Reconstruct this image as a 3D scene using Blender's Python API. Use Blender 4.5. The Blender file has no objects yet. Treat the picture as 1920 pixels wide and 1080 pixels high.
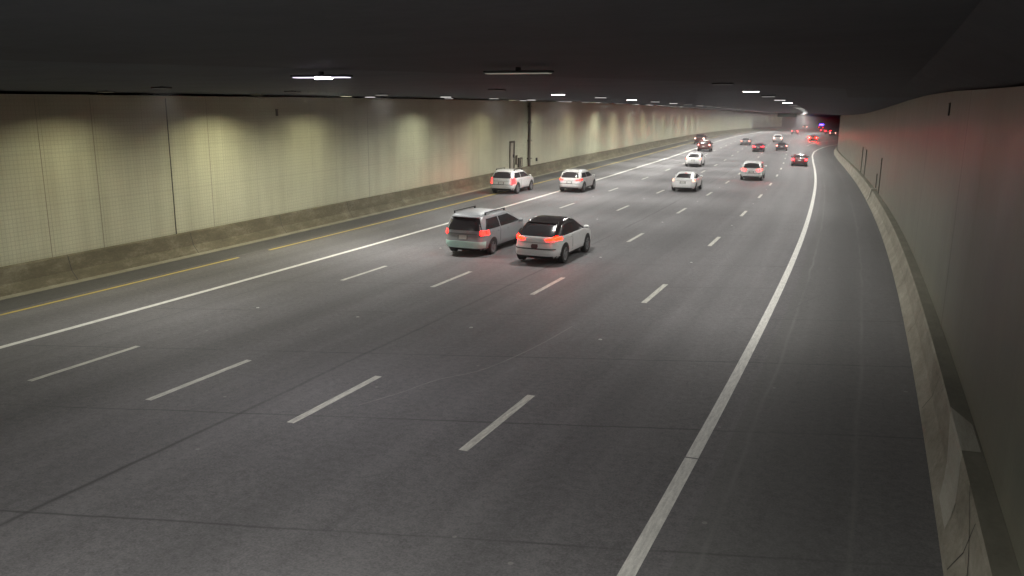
import bpy, bmesh, math, random
import numpy as np
from mathutils import Vector, Matrix

scene = bpy.context.scene
R_ = math.radians

# ------------------------------------------------------------------ camera
F_PX, PITCH, ROLL, YAW, CAM_H = 1509.8, 0.21914, -0.0097, 0.434595, 5.736
cam_d = bpy.data.cameras.new('camera')
cam = bpy.data.objects.new('camera', cam_d)
scene.collection.objects.link(cam)
cam_d.sensor_width = 36.0
cam_d.lens = F_PX / 1920 * 36.0
cam_d.clip_start = 0.1
cam_d.clip_end = 3000
cy_, sy_ = math.cos(YAW), math.sin(YAW)
right0 = Vector((cy_, sy_, 0)); fwdh = Vector((-sy_, cy_, 0))
fwd = fwdh * math.cos(PITCH) - Vector((0, 0, 1)) * math.sin(PITCH)
up0 = fwdh * math.sin(PITCH) + Vector((0, 0, 1)) * math.cos(PITCH)
cr, sr = math.cos(ROLL), math.sin(ROLL)
right = right0 * cr - up0 * sr
up = right0 * sr + up0 * cr
m = Matrix((right, up, -fwd)).transposed().to_4x4()
m.translation = Vector((0, 0, CAM_H))
cam.matrix_world = m
scene.camera = cam

# ------------------------------------------------------------------ world (night) and exposure
world = bpy.data.worlds.new('World')
scene.world = world
world.use_nodes = True
wn = world.node_tree
sky = wn.nodes.new('ShaderNodeTexSky')
sky.sky_type = 'NISHITA'; sky.sun_disc = False
sky.sun_elevation = R_(-6); sky.sun_rotation = R_(200)
wn.links.new(sky.outputs[0], wn.nodes['Background'].inputs[0])
wn.nodes['Background'].inputs[1].default_value = 0.02
scene.view_settings.view_transform = 'Standard'
scene.view_settings.look = 'None'
scene.view_settings.exposure = 0.2
scene.view_settings.gamma = 1.0
scene.cycles.use_denoising = True
scene.cycles.max_bounces = 6
scene.cycles.diffuse_bounces = 4
scene.cycles.glossy_bounces = 3
scene.cycles.sample_clamp_indirect = 3.0

# light levels, gathered here for tuning
L_WALL = 100.0      # lamps beside the left wall (W)
L_MID = 280.0       # ceiling rows over the lanes
L_RIGHT = 185.0
TAIL = 34.0
HAZE = 0.0014

# ------------------------------------------------------------------ road frame
KS = np.array([-60, -20, 0, 20, 40, 60, 80, 100, 120, 140, 160, 180, 200, 225, 250, 275, 300, 330, 360, 400, 450, 500, 620.])
KAP = np.array([-1.409, -1.409, -1.408, -1.329, -1.146, -.483, -.758, -.503, -.348, -.186, .072, .411, .806, 1.041, 1.108, 1.073, .952, .771, .570, .367, .166, .05, 0]) * 1e-3
GRD = np.array([-.189, -.189, -.190, -.186, -.166, -.024, .065, .134, .111, .014, -.034, -.014, .027, .058, .055, .006, -.071, -.143, -.165, -.149, -.115, -.077, 0]) * 1e-3
EK = np.array([0, 30, 60, 90, 130, 180, 250, 350.])
EE = np.array([.045174, .02449, .000957, -.021045, -.029505, -.022611, -.009331, .006124])
S0, S1 = -60, 620
SS = np.arange(S0, S1 + 1, 1.0)
_k = np.interp(SS, KS, KAP); _g = np.interp(SS, KS, GRD)
i0 = int(-S0)
TH = np.cumsum(_k); TH -= TH[i0]
GR = np.cumsum(_g); GR -= GR[i0]
RX = np.cumsum(np.sin(TH)); RX -= RX[i0]
RY = np.cumsum(np.cos(TH)); RY -= RY[i0]
RZ = np.cumsum(GR); RZ -= RZ[i0]

def rp(s, o, z=0.0):
    """point on the road frame: s metres along, o metres right of the camera, z above the pavement"""
    x = np.interp(s, SS, RX); y = np.interp(s, SS, RY); h = np.interp(s, SS, RZ); t = np.interp(s, SS, TH)
    e = np.interp(s, EK, EE)
    return Vector((float(x + o * math.cos(t)), float(y - o * math.sin(t)), float(h + e * (o + 8) + z)))

def heading(s): return float(np.interp(s, SS, TH))
def slope(s): return float(np.interp(s, SS, GR))

O_YEL, O_HOV, O_D, O_EDGE = -24.056, -20.425, [-16.98, -13.32, -9.66, -6.0], -2.353
O_LB, O_LW, O_RB, O_RW = -26.156, -26.875, 1.14, 1.69
WALL_END = 366.0
def flare(s):            # the exit ramp peels off to the right
    return float(np.interp(s, [116, 135, 149, 161, 173, 181, 190, 215, 250, 330], [0, .2, .75, 1.75, 3.1, 4.2, 6.0, 12.0, 24.0, 55.0]))
def flare_w(s): return flare(s - 7)
def ztop_r(s): return float(np.interp(s, [6, 13.5, 17.5, 24, 28.5, 34, 44, 60], [5.60, 5.78, 5.88, 6.06, 6.15, 6.25, 6.33, 6.36]))
def zceil(o): return 6.80 - 0.5 * (min(o, 2.5) + 26.7) / 28.4

# ------------------------------------------------------------------ helpers
def link(o): scene.collection.objects.link(o); return o

def mesh_obj(name, verts, faces, mat=None, parent=None, uvs=None, smooth=False, mats=None, fm=None):
    me = bpy.data.meshes.new(name)
    me.from_pydata([tuple(v) for v in verts], [], faces)
    if mats:
        for mm in mats: me.materials.append(mm)
        if fm: me.polygons.foreach_set('material_index', fm)
    elif mat: me.materials.append(mat)
    if uvs is not None:
        ul = me.uv_layers.new(name='UVMap')
        for lp in me.loops: ul.data[lp.index].uv = uvs[lp.vertex_index]
    if smooth:
        me.polygons.foreach_set('use_smooth', [True] * len(me.polygons))
    me.update()
    o = bpy.data.objects.new(name, me)
    link(o)
    if parent: o.parent = parent
    return o

def tag(o, label=None, cat=None, group=None, kind=None):
    if label: o['label'] = label
    if cat: o['category'] = cat
    if group: o['group'] = group
    if kind: o['kind'] = kind
    return o

def empty(name, loc, rz=0, pitch=0):
    o = bpy.data.objects.new(name, None); link(o)
    o.empty_display_size = 0.3
    o.rotation_mode = 'ZXY'
    o.location = loc; o.rotation_euler = (pitch, 0, rz)
    return o

def ribbon(name, srange, profile, mat, parent=None, smooth=False, uvmode='so'):
    """sweep a list of (offset(s) or number, z) along the road frame"""
    vs, uv, fs = [], [], []
    n = len(profile)
    acc = [0.0]
    for a, b in zip(profile[:-1], profile[1:]):
        oa = a[0](0) if callable(a[0]) else a[0]; ob = b[0](0) if callable(b[0]) else b[0]
        za = a[1](0) if callable(a[1]) else a[1]; zb = b[1](0) if callable(b[1]) else b[1]
        acc.append(acc[-1] + math.hypot(ob - oa, zb - za))
    for s in srange:
        for j, (o, zz) in enumerate(profile):
            oo = o(s) if callable(o) else o
            z = zz(s) if callable(zz) else zz
            vs.append(rp(s, oo, z))
            uv.append((oo, s) if uvmode == 'so' else ((s, z) if uvmode == 'sz' else (s, acc[j])))
    for k in range(len(srange) - 1):
        for j in range(n - 1):
            a = k * n + j
            fs.append((a, a + 1, a + n + 1, a + n))
    return mesh_obj(name, vs, fs, mat, parent, uv, smooth)

def box(vs, fs, c, d, rot=None):
    b = len(vs)
    for dx in (-.5, .5):
        for dy in (-.5, .5):
            for dz in (-.5, .5):
                v = Vector((dx * d[0], dy * d[1], dz * d[2]))
                if rot: v = rot @ v
                vs.append(Vector(c) + v)
    for f in ((0, 1, 3, 2), (4, 6, 7, 5), (0, 4, 5, 1), (2, 3, 7, 6), (0, 2, 6, 4), (1, 5, 7, 3)):
        fs.append(tuple(b + i for i in f))

def frange(a, b, st):
    n = max(1, int(round((b - a) / st)))
    return [a + (b - a) * i / n for i in range(n + 1)]

# ------------------------------------------------------------------ materials
def new_mat(name):
    mt = bpy.data.materials.new(name); mt.use_nodes = True
    nt = mt.node_tree
    return mt, nt, nt.nodes['Principled BSDF']

def N(nt, typ, **kw):
    n = nt.nodes.new(typ)
    for k, v in kw.items(): setattr(n, k, v)
    return n

def M(nt, op, a, b=None, c=None, clamp=False):
    n = nt.nodes.new('ShaderNodeMath'); n.operation = op; n.use_clamp = clamp
    for i, v in enumerate((a, b, c)):
        if v is None: continue
        if isinstance(v, (int, float)): n.inputs[i].default_value = v
        else: nt.links.new(v, n.inputs[i])
    return n.outputs[0]

def ramp(nt, fac, stops):
    n = nt.nodes.new('ShaderNodeValToRGB')
    el = n.color_ramp.elements
    while len(el) > 1: el.remove(el[-1])
    el[0].position = stops[0][0]; el[0].color = (*stops[0][1], 1)
    for p, c in stops[1:]:
        e = el.new(p); e.color = (*c, 1)
    nt.links.new(fac, n.inputs[0])
    return n.outputs[0]

def mix(nt, fac, a, b, mode='MIX'):
    n = nt.nodes.new('ShaderNodeMix'); n.data_type = 'RGBA'; n.blend_type = mode
    for idx, v in ((0, fac), (6, a), (7, b)):
        if isinstance(v, (int, float)): n.inputs[idx].default_value = v
        elif isinstance(v, tuple): n.inputs[idx].default_value = (*v, 1)
        else: nt.links.new(v, n.inputs[idx])
    return n.outputs[2]

def uvxy(nt):
    u = nt.nodes.new('ShaderNodeUVMap'); s = nt.nodes.new('ShaderNodeSeparateXYZ')
    nt.links.new(u.outputs[0], s.inputs[0])
    return s.outputs[0], s.outputs[1]

def vec(nt, x, y, z=0.0):
    n = nt.nodes.new('ShaderNodeCombineXYZ')
    for i, v in enumerate((x, y, z)):
        if isinstance(v, (int, float)): n.inputs[i].default_value = v
        else: nt.links.new(v, n.inputs[i])
    return n.outputs[0]

def noise(nt, v, scale, detail=3, rough=.55):
    n = nt.nodes.new('ShaderNodeTexNoise')
    n.inputs['Scale'].default_value = scale; n.inputs['Detail'].default_value = detail; n.inputs['Roughness'].default_value = rough
    nt.links.new(v, n.inputs['Vector'])
    return n.outputs[0]

def bump(nt, bsdf, h, strength, dist=.01):
    b = nt.nodes.new('ShaderNodeBump'); b.inputs['Strength'].default_value = strength; b.inputs['Distance'].default_value = dist
    nt.links.new(h, b.inputs['Height']); nt.links.new(b.outputs[0], bsdf.inputs['Normal'])

def mat_road():
    mt, nt, b = new_mat('pavement')
    o, s = uvxy(nt)
    streak = noise(nt, vec(nt, M(nt, 'MULTIPLY', o, 1.3), M(nt, 'MULTIPLY', s, .03)), 1.0, 4)
    wide = noise(nt, vec(nt, M(nt, 'MULTIPLY', o, .45), M(nt, 'MULTIPLY', s, .05)), 1.0, 2)
    blot = noise(nt, vec(nt, o, s), .9, 5, .6)
    fine = noise(nt, vec(nt, o, s), 28, 3, .7)
    mid_ = noise(nt, vec(nt, o, s), 7, 4, .7)
    val = M(nt, 'ADD', M(nt, 'MULTIPLY', streak, .5), M(nt, 'ADD', M(nt, 'MULTIPLY', wide, .35), M(nt, 'MULTIPLY', blot, .25)))
    val = M(nt, 'ADD', val, M(nt, 'MULTIPLY', M(nt, 'ADD', M(nt, 'SUBTRACT', fine, .5), M(nt, 'SUBTRACT', mid_, .5)), .85))
    col = ramp(nt, val, [(.30, (.086, .083, .086)), (.55, (.130, .126, .129)), (.80, (.174, .169, .172))])
    # oil band in the middle of every lane
    lane = M(nt, 'FRACT', M(nt, 'DIVIDE', M(nt, 'ADD', o, 24.3), 3.66))
    d = M(nt, 'ABSOLUTE', M(nt, 'SUBTRACT', lane, .5))
    band = M(nt, 'SUBTRACT', 1.0, M(nt, 'MULTIPLY', d, 5.0), clamp=True)
    band = M(nt, 'MULTIPLY', band, M(nt, 'MULTIPLY', blot, .42))
    col = mix(nt, band, col, (.055, .054, .056))
    # skewed transverse joints
    v = M(nt, 'SUBTRACT', s, M(nt, 'MULTIPLY', o, .27))
    wob = M(nt, 'MULTIPLY', M(nt, 'SUBTRACT', noise(nt, vec(nt, M(nt, 'MULTIPLY', o, .6), M(nt, 'MULTIPLY', s, .4)), 1.0, 2), .5), .12)
    fr = M(nt, 'FRACT', M(nt, 'DIVIDE', M(nt, 'ADD', M(nt, 'SUBTRACT', v, 9.9), M(nt, 'ADD', wob, 445.0)), 4.45))
    jd = M(nt, 'MULTIPLY', M(nt, 'MINIMUM', fr, M(nt, 'SUBTRACT', 1.0, fr)), 4.45)
    jm = M(nt, 'SUBTRACT', 1.0, M(nt, 'DIVIDE', jd, .042), clamp=True)
    vary = noise(nt, vec(nt, M(nt, 'MULTIPLY', o, .23), M(nt, 'MULTIPLY', s, .21)), 1.0, 2)
    jm = M(nt, 'MULTIPLY', jm, M(nt, 'MULTIPLY', M(nt, 'SUBTRACT', vary, .34, clamp=True), 5.0, clamp=True))
    jm = M(nt, 'MULTIPLY', jm, M(nt, 'GREATER_THAN', o, -20.0))
    col = mix(nt, M(nt, 'MULTIPLY', jm, .78), col, (.04, .04, .042))
    # longitudinal seams: dark one in the fourth lane, pale ones on the right shoulder
    w2 = M(nt, 'MULTIPLY', M(nt, 'SUBTRACT', noise(nt, vec(nt, 3.0, M(nt, 'MULTIPLY', s, .3)), 1.0, 2), .5), .22)
    def seam(pos, wid, c, k, col):
        dd = M(nt, 'ABSOLUTE', M(nt, 'SUBTRACT', M(nt, 'ADD', o, w2), pos))
        mm = M(nt, 'SUBTRACT', 1.0, M(nt, 'DIVIDE', dd, wid), clamp=True)
        mm = M(nt, 'MULTIPLY', mm, M(nt, 'MULTIPLY', M(nt, 'SUBTRACT', M(nt, 'MULTIPLY', vary, 2.2), .55, clamp=True), k))
        return mix(nt, mm, col, c)
    col = seam(-10.95, .08, (.038, .038, .04), 1.0, col)
    col = seam(-1.6, .06, (.23, .23, .225), .8, col)
    col = seam(.1, .06, (.22, .22, .21), .7, col)
    col = seam(-18.9, .05, (.06, .06, .062), .6, col)
    # shoulders: blacker asphalt on the left, older greenish surface on the right
    sl = M(nt, 'LESS_THAN', o, M(nt, 'ADD', -24.45, w2))
    col = mix(nt, M(nt, 'MULTIPLY', sl, .62), col, (.062, .062, .058))
    srm = M(nt, 'MULTIPLY', M(nt, 'GREATER_THAN', o, -1.9), .3)
    col = mix(nt, srm, col, (.095, .099, .088))
    # chips
    vo = nt.nodes.new('ShaderNodeTexVoronoi'); vo.inputs['Scale'].default_value = .9
    nt.links.new(vec(nt, o, s), vo.inputs['Vector'])
    chip = M(nt, 'LESS_THAN', vo.outputs['Distance'], .035)
    col = mix(nt, M(nt, 'MULTIPLY', chip, .5), col, (.3, .3, .28))
    nt.links.new(col, b.inputs['Base Color'])
    b.inputs['Roughness'].default_value = .72
    b.inputs['Specular IOR Level'].default_value = .35
    bump(nt, b, fine, .25, .004)
    return mt

def mat_paint(name, c, wear=.45):
    mt, nt, b = new_mat(name)
    o, s = uvxy(nt)
    n1 = noise(nt, vec(nt, M(nt, 'MULTIPLY', o, 9.0), M(nt, 'MULTIPLY', s, 1.2)), 2.0, 5, .7)
    n2 = noise(nt, vec(nt, o, s), 22, 3, .7)
    w = M(nt, 'MULTIPLY', M(nt, 'SUBTRACT', M(nt, 'ADD', n1, M(nt, 'MULTIPLY', n2, .35)), .52, clamp=True), wear * 4, clamp=True)
    nt.links.new(mix(nt, w, c, (.16, .16, .155)), b.inputs['Base Color'])
    b.inputs['Roughness'].default_value = .6
    return mt

def mat_wall(name, base, dark):
    mt, nt, b = new_mat(name)
    s, z = uvxy(nt)
    streak = noise(nt, vec(nt, M(nt, 'MULTIPLY', s, 1.1), M(nt, 'MULTIPLY', z, .08)), 1.0, 5, .6)
    cloud = noise(nt, vec(nt, M(nt, 'MULTIPLY', s, .35), M(nt, 'MULTIPLY', z, .5)), 1.0, 4)
    f = M(nt, 'ADD', M(nt, 'MULTIPLY', streak, .6), M(nt, 'MULTIPLY', cloud, .4))
    col = ramp(nt, f, [(.3, dark), (.55, base), (.8, tuple(min(1, c * 1.12) for c in base))])
    # lamp-cutoff shade painted in brown towards the top edge, road dirt along the foot
    top = M(nt, 'MULTIPLY', M(nt, 'SUBTRACT', M(nt, 'ADD', z, M(nt, 'MULTIPLY', cloud, 1.2)), 5.6, clamp=True), .6)
    col = mix(nt, top, col, (.17, .13, .085))
    foot = M(nt, 'MULTIPLY', M(nt, 'SUBTRACT', 1.75, M(nt, 'ADD', z, M(nt, 'MULTIPLY', streak, .6)), clamp=True), .35)
    col = mix(nt, foot, col, (.32, .29, .22))
    # square tiles
    def grid(c, size, w):
        fr = M(nt, 'FRACT', M(nt, 'DIVIDE', M(nt, 'ADD', c, 500.0), size))
        return M(nt, 'LESS_THAN', fr, w)
    g = M(nt, 'MAXIMUM', grid(s, .152, .1), grid(z, .152, .1))
    col = mix(nt, M(nt, 'MULTIPLY', g, .32), col, (.16, .15, .12))
    # faint panel joints
    pj = M(nt, 'MAXIMUM', grid(s, 2.28, .012), grid(M(nt, 'ADD', z, .4), 1.83, .012))
    col = mix(nt, M(nt, 'MULTIPLY', pj, .2), col, (.12, .11, .09))
    nt.links.new(col, b.inputs['Base Color'])
    b.inputs['Roughness'].default_value = .42
    nt.links.new(M(nt, 'ADD', .3, M(nt, 'MULTIPLY', streak, .25)), b.inputs['Roughness'])
    bump(nt, b, M(nt, 'ADD', M(nt, 'MULTIPLY', streak, 1.0), M(nt, 'MULTIPLY', g, -.12)), .35, .03)
    return mt

def mat_concrete(name, base, stain, light, uv=True, sc=1.0):
    mt, nt, b = new_mat(name)
    s, z = uvxy(nt)
    n1 = noise(nt, vec(nt, M(nt, 'MULTIPLY', s, .7), M(nt, 'MULTIPLY', z, 1.6)), 1.0 * sc, 6, .65)
    n2 = noise(nt, vec(nt, M(nt, 'MULTIPLY', s, .22), M(nt, 'MULTIPLY', z, .3), 4.0), 1.0 * sc, 5, .7)
    n3 = noise(nt, vec(nt, M(nt, 'MULTIPLY', s, 5.0), M(nt, 'MULTIPLY', z, 9.0)), 1.5 * sc, 4, .7)
    col = ramp(nt, M(nt, 'ADD', M(nt, 'MULTIPLY', n1, .7), M(nt, 'MULTIPLY', n3, .3)), [(.32, stain), (.5, base), (.72, light)])
    sp = M(nt, 'MULTIPLY', M(nt, 'SUBTRACT', M(nt, 'ADD', M(nt, 'MULTIPLY', n2, .75), M(nt, 'MULTIPLY', n3, .25)), .56, clamp=True), 9.0, clamp=True)
    col = mix(nt, M(nt, 'MULTIPLY', sp, .7), col, light)
    nt.links.new(col, b.inputs['Base Color'])
    b.inputs['Roughness'].default_value = .85
    bump(nt, b, n3, .3, .01)
    return mt

def mat_plain(name, c, rough=.5, metal=0.0, spec=.5, coat=0.0, grime=.0):
    mt, nt, b = new_mat(name)
    b.inputs['Base Color'].default_value = (*c, 1)
    if grime:
        t = nt.nodes.new('ShaderNodeTexCoord')
        n = noise(nt, t.outputs['Object'], 3.0, 5, .65)
        nt.links.new(mix(nt, M(nt, 'MULTIPLY', n, grime), c, tuple(x * .45 for x in c)), b.inputs['Base Color'])
    b.inputs['Roughness'].default_value = rough; b.inputs['Metallic'].default_value = metal
    b.inputs['Specular IOR Level'].default_value = spec
    b.inputs['Coat Weight'].default_value = coat
    return mt

def mat_emit(name, c, strength, base=(.2, .2, .2)):
    mt, nt, b = new_mat(name)
    b.inputs['Base Color'].default_value = (*base, 1)
    b.inputs['Emission Color'].default_value = (*c, 1)
    b.inputs['Emission Strength'].default_value = strength
    b.inputs['Roughness'].default_value = .25
    return mt

M_ROAD = mat_road()
M_WHITE = mat_paint('white_road_paint', (.74, .73, .68), .35)
M_DASH = mat_paint('worn_white_paint', (.64, .63, .56), .5)
M_YELLOW = mat_paint('yellow_road_paint', (.64, .48, .06), .35)
M_LWALL = mat_wall('beige_wall_tile', (.565, .57, .425), (.44, .44, .32))
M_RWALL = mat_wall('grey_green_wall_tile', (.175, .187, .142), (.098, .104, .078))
M_LBAR = mat_concrete('stained_concrete', (.125, .11, .07), (.075, .065, .042), (.27, .25, .18))
M_TOE = mat_concrete('gutter_concrete', (.24, .225, .165), (.16, .15, .10), (.34, .32, .25))
M_RBAR = mat_concrete('scuffed_concrete', (.25, .235, .185), (.15, .14, .105), (.38, .36, .30))
M_RBARTOP = mat_concrete('dusty_dark_concrete', (.105, .10, .075), (.07, .066, .05), (.16, .155, .12))
M_BTOP = mat_concrete('dusty_barrier_top', (.15, .145, .11), (.11, .105, .08), (.21, .2, .16))
M_PATCH = mat_concrete('pale_patch_concrete', (.35, .34, .285), (.25, .235, .19), (.43, .42, .36))
M_CEIL = mat_concrete('sooty_ceiling', (.05, .057, .073), (.033, .037, .048), (.067, .075, .095), sc=.5)
M_BLACK = mat_plain('black_plastic', (.015, .015, .016), .6)
M_TYRE = mat_plain('rubber', (.035, .034, .033), .85)
M_RIM = mat_plain('alloy', (.35, .35, .36), .35, .9)
M_GLASS = mat_plain('dark_car_glass', (.03, .028, .03), .14, 0, .5)
M_STEEL = mat_plain('weathered_steel', (.12, .10, .075), .6, .4, grime=.6)
M_HOUSE = mat_plain('lamp_housing_metal', (.03, .031, .034), .7, .0)
M_COND = mat_plain('conduit_grey', (.085, .082, .066), .7, grime=.3)
M_SEAL = mat_plain('joint_sealant', (.05, .046, .04), .8)

# ------------------------------------------------------------------ ground, road, markings
def ground():
    vs, fs = [(-700, -700, -14), (700, -700, -14), (700, 700, -14), (-700, 700, -14)], [(0, 1, 2, 3)]
    tag(mesh_obj('ground', vs, fs, mat_plain('earth', (.09, .08, .06), .95)), kind='structure')
ground()

so_ = frange(-50, 610, 3)
offs = frange(-30, 2.4, 1.2)
edge_r = lambda k: (lambda s: 2.4 + flare_w(s) * k)
prof = [(o, 0.0) for o in offs] + [(edge_r(k / 8), 0.0) for k in range(1, 9)]
road = ribbon('road', so_, prof, M_ROAD)
tag(road, 'grey highway pavement with skewed joints running through the tunnel', kind='structure')

def marking(name, o, w, a, b, mat, st=2.0, parent=road, z=.004):
    f = o if callable(o) else (lambda s: o)
    p = [(lambda s: f(s) - w / 2, z), (lambda s: f(s) + w / 2, z)]
    return ribbon(name, frange(a, b, st), p, mat, parent)

marking('yellow_edge_line', O_YEL, .15, -30, 26.3, M_YELLOW)
marking('yellow_edge_line', O_YEL, .15, 28.3, 480, M_YELLOW)
marking('solid_white_line', O_HOV, .24, -30, 480, M_WHITE)
marking('solid_white_line', lambda s: O_EDGE + flare(s), .21, -30, 12.37, M_WHITE)
marking('solid_white_line', lambda s: O_EDGE + flare(s), .21, 12.41, 230, M_WHITE)
marking('solid_white_line', lambda s: O_EDGE - 1.0 + (flare(s - 24) if s > 140 else 0), .16, 176, 250, M_WHITE)
DPH, DCY = 11.31, 12.192
def dashes(o):
    vs, fs, uv = [], [], []
    k = -2
    while DPH + DCY * k < 330:
        a = DPH + DCY * k
        b = len(vs)
        for s in (a, a + 1.0, a + 2.0, a + 3.05):
            vs += [rp(s, o - .085, .004), rp(s, o + .085, .004)]; uv += [(o - .085, s), (o + .085, s)]
        for i in range(3): fs.append((b + 2 * i, b + 2 * i + 1, b + 2 * i + 3, b + 2 * i + 2))
        k += 1
    mesh_obj('dashed_lane_line', vs, fs, M_DASH, road, uv)
for o in O_D: dashes(o)

def crack(pts, w, mat):
    P = [np.array(p) for p in pts]
    # resample smoothly
    out = []
    for i in range(len(P) - 1):
        p0 = P[max(i - 1, 0)]; p1 = P[i]; p2 = P[i + 1]; p3 = P[min(i + 2, len(P) - 1)]
        for t in np.linspace(0, 1, 8, endpoint=False):
            out.append(.5 * ((2 * p1) + (p2 - p0) * t + (2 * p0 - 5 * p1 + 4 * p2 - p3) * t * t + (3 * p1 - p0 - 3 * p2 + p3) * t ** 3))
    out.append(P[-1])
    rnd = random.Random(len(pts) * 7)
    vs, fs, uv = [], [], []
    for i, p in enumerate(out):
        d = out[min(i + 1, len(out) - 1)] - out[max(i - 1, 0)]
        n = np.array([-d[1], d[0]]); n = n / (np.hypot(*n) + 1e-9)
        ww = w * rnd.uniform(.5, 1.2) * .5
        for sg in (-1, 1):
            q = p + n * ww * sg
            vs.append(rp(q[0], q[1], .003)); uv.append((q[1], q[0]))
    for i in range(len(out) - 1): fs.append((2 * i, 2 * i + 1, 2 * i + 3, 2 * i + 2))
    mesh_obj('crack', vs, fs, mat, road, uv)
M_CRD = mat_paint('dark_crack_filler', (.05, .05, .052), .2)
M_CRL = mat_paint('pale_worn_crack', (.2, .195, .185), .5)
crack([(12.6, -9.0), (13.6, -8.6), (14.6, -8.3), (15.6, -7.7), (17.6, -7.3), (20, -7.1)], .035, M_CRL)
crack([(23, -2.0), (25.5, -1.4), (27.0, -.9), (27.4, -.4)], .05, M_CRD)
crack([(35, -10.8), (38, -11.6), (43, -11.8), (49, -11.2)], .06, M_CRD)

# raised pavement markers midway along the gaps
mk_me = None
M_RPM = mat_plain('marker_ceramic', (.5, .49, .46), .3)
for o in O_D:
    for k in range(0, 8):
        s = DPH + DCY * k + 3.05 + 4.6
        if mk_me is None:
            bm = bmesh.new()
            bmesh.ops.create_uvsphere(bm, u_segments=12, v_segments=6, radius=.05)
            for v in bm.verts: v.co.z *= .35
            bmesh.ops.bisect_plane(bm, geom=bm.verts[:] + bm.edges[:] + bm.faces[:], plane_co=(0, 0, 0), plane_no=(0, 0, -1), clear_outer=True)
            mk_me = bpy.data.meshes.new('road_marker'); bm.to_mesh(mk_me); bm.free(); mk_me.materials.append(M_RPM)
        ob = bpy.data.objects.new('road_marker', mk_me); link(ob)
        ob.location = rp(s, o + .02, .004)
        tag(ob, 'small pale raised dot marker on the pavement between two lane dashes', 'road marker', 'raised markers between the lane dashes')

# ------------------------------------------------------------------ left wall, barrier, fittings
wl = frange(-50, WALL_END, 2)
lw = empty('tunnel_wall', rp(0, O_LW, 0))
tag(lw, 'long beige tiled tunnel wall with light pools behind the yellow line', 'wall')
def parent_keep(o, p):
    o.parent = p; o.matrix_parent_inverse = Matrix.Translation(-Vector(p.location)); return o
def wallpart(name, *a, root=lw, **k): return parent_keep(ribbon(name, *a, **k), root)
wallpart('tiled_face', wl, [(O_LW, .9), (O_LW, 6.70)], M_LWALL, uvmode='sz')
wallpart('wall_core', wl, [(O_LW, 6.70), (O_LW - .5, 6.70), (O_LW - .5, -.3)], M_CEIL, uvmode='sa')
e = ribbon('end_face', [WALL_END, WALL_END + .02], [(O_LW, 0), (O_LW, 6.63), (O_LW - .5, 6.63), (O_LW - .5, 0)], M_RBAR, uvmode='sa'); parent_keep(e, lw)
vs = [rp(WALL_END + .02, O_LW, 0), rp(WALL_END + .02, O_LW - 5, 0), rp(WALL_END + .02, O_LW - 5, 6.63), rp(WALL_END + .02, O_LW, 6.63)]
parent_keep(mesh_obj('return_face', vs, [(0, 1, 2, 3)], M_RBARTOP, None, [(0, 0), (5, 0), (5, 6.6), (0, 6.6)]), lw)
def vjoint(s, w, z0, z1, root, o, name='joint_strip', mat=M_SEAL, d=.004):
    parent_keep(ribbon(name, [s - w / 2, s + w / 2], [(o + d, z0), (o + d, z1)], mat, uvmode='sz'), root)
vjoint(25.75, .06, .97, 6.6, lw, O_LW)
M_SEALF = mat_plain('faint_joint_sealant', (.22, .20, .155), .7)
for s in (22.0, 28.1, 41.5, 58.0, 19.7, 97, 128, 181): vjoint(s, .03, .97, 6.6, lw, O_LW, mat=M_SEALF)

wall2 = empty('recessed_wall', rp(WALL_END, O_LW - 5, 0))
tag(wall2, 'dark unlit wall set back beyond the end of the beige tiles', 'wall')
parent_keep(ribbon('wall_face', frange(WALL_END - 1, 600, 4), [(O_LW - 5, -.2), (O_LW - 5, 6.8)], M_RBARTOP, uvmode='sz'), wall2)
bk = ribbon('far_wall', [608, 609], [(-34, -.5), (-34, 7.2)], M_RBARTOP)
bpy.data.objects.remove(bk)

lb = empty('concrete_barrier', rp(0, O_LB, 0))
tag(lb, 'stained concrete barrier along the foot of the beige tiled wall', 'barrier')
lbp = [(O_LB - .16, .07), (O_LB - .22, .16), (O_LB - .42, .40), (O_LB - .55, .93), (O_LB - .60, .965), (O_LW + .002, .97)]
parent_keep(ribbon('barrier_face', frange(-50, WALL_END, 1.5), lbp, M_LBAR, uvmode='sa'), lb)
parent_keep(ribbon('gutter', frange(-50, WALL_END, 1.5), [(O_LB + .03, .004), (O_LB - .02, .03), (O_LB - .10, .035), (O_LB - .16, .07)], M_TOE, uvmode='sa'), lb)
rb_rnd = random.Random(5)
for s in frange(14, 150, 6.1):
    pr = [(o + .004, z) for o, z in lbp[:5]]
    parent_keep(ribbon('joint_strip', [s, s + .035], pr, M_SEAL, uvmode='sa'), lb)

def wall_at(s, o, z): return rp(s, o, z)
def slab_on_wall(name, s, w, z0, z1, d, o, mat, root=None, side=1):
    vs, fs = [], []
    for ss in (s - w / 2, s + w / 2):
        for dd in (0.003, d):
            for z in (z0, z1): vs.append(rp(ss, o + side * dd, z))
    fs = [(0, 1, 3, 2), (4, 6, 7, 5), (0, 4, 5, 1), (2, 3, 7, 6), (0, 2, 6, 4), (1, 5, 7, 3)]
    ob = mesh_obj(name, vs, fs, mat)
    if root: parent_keep(ob, root)
    return ob

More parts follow.
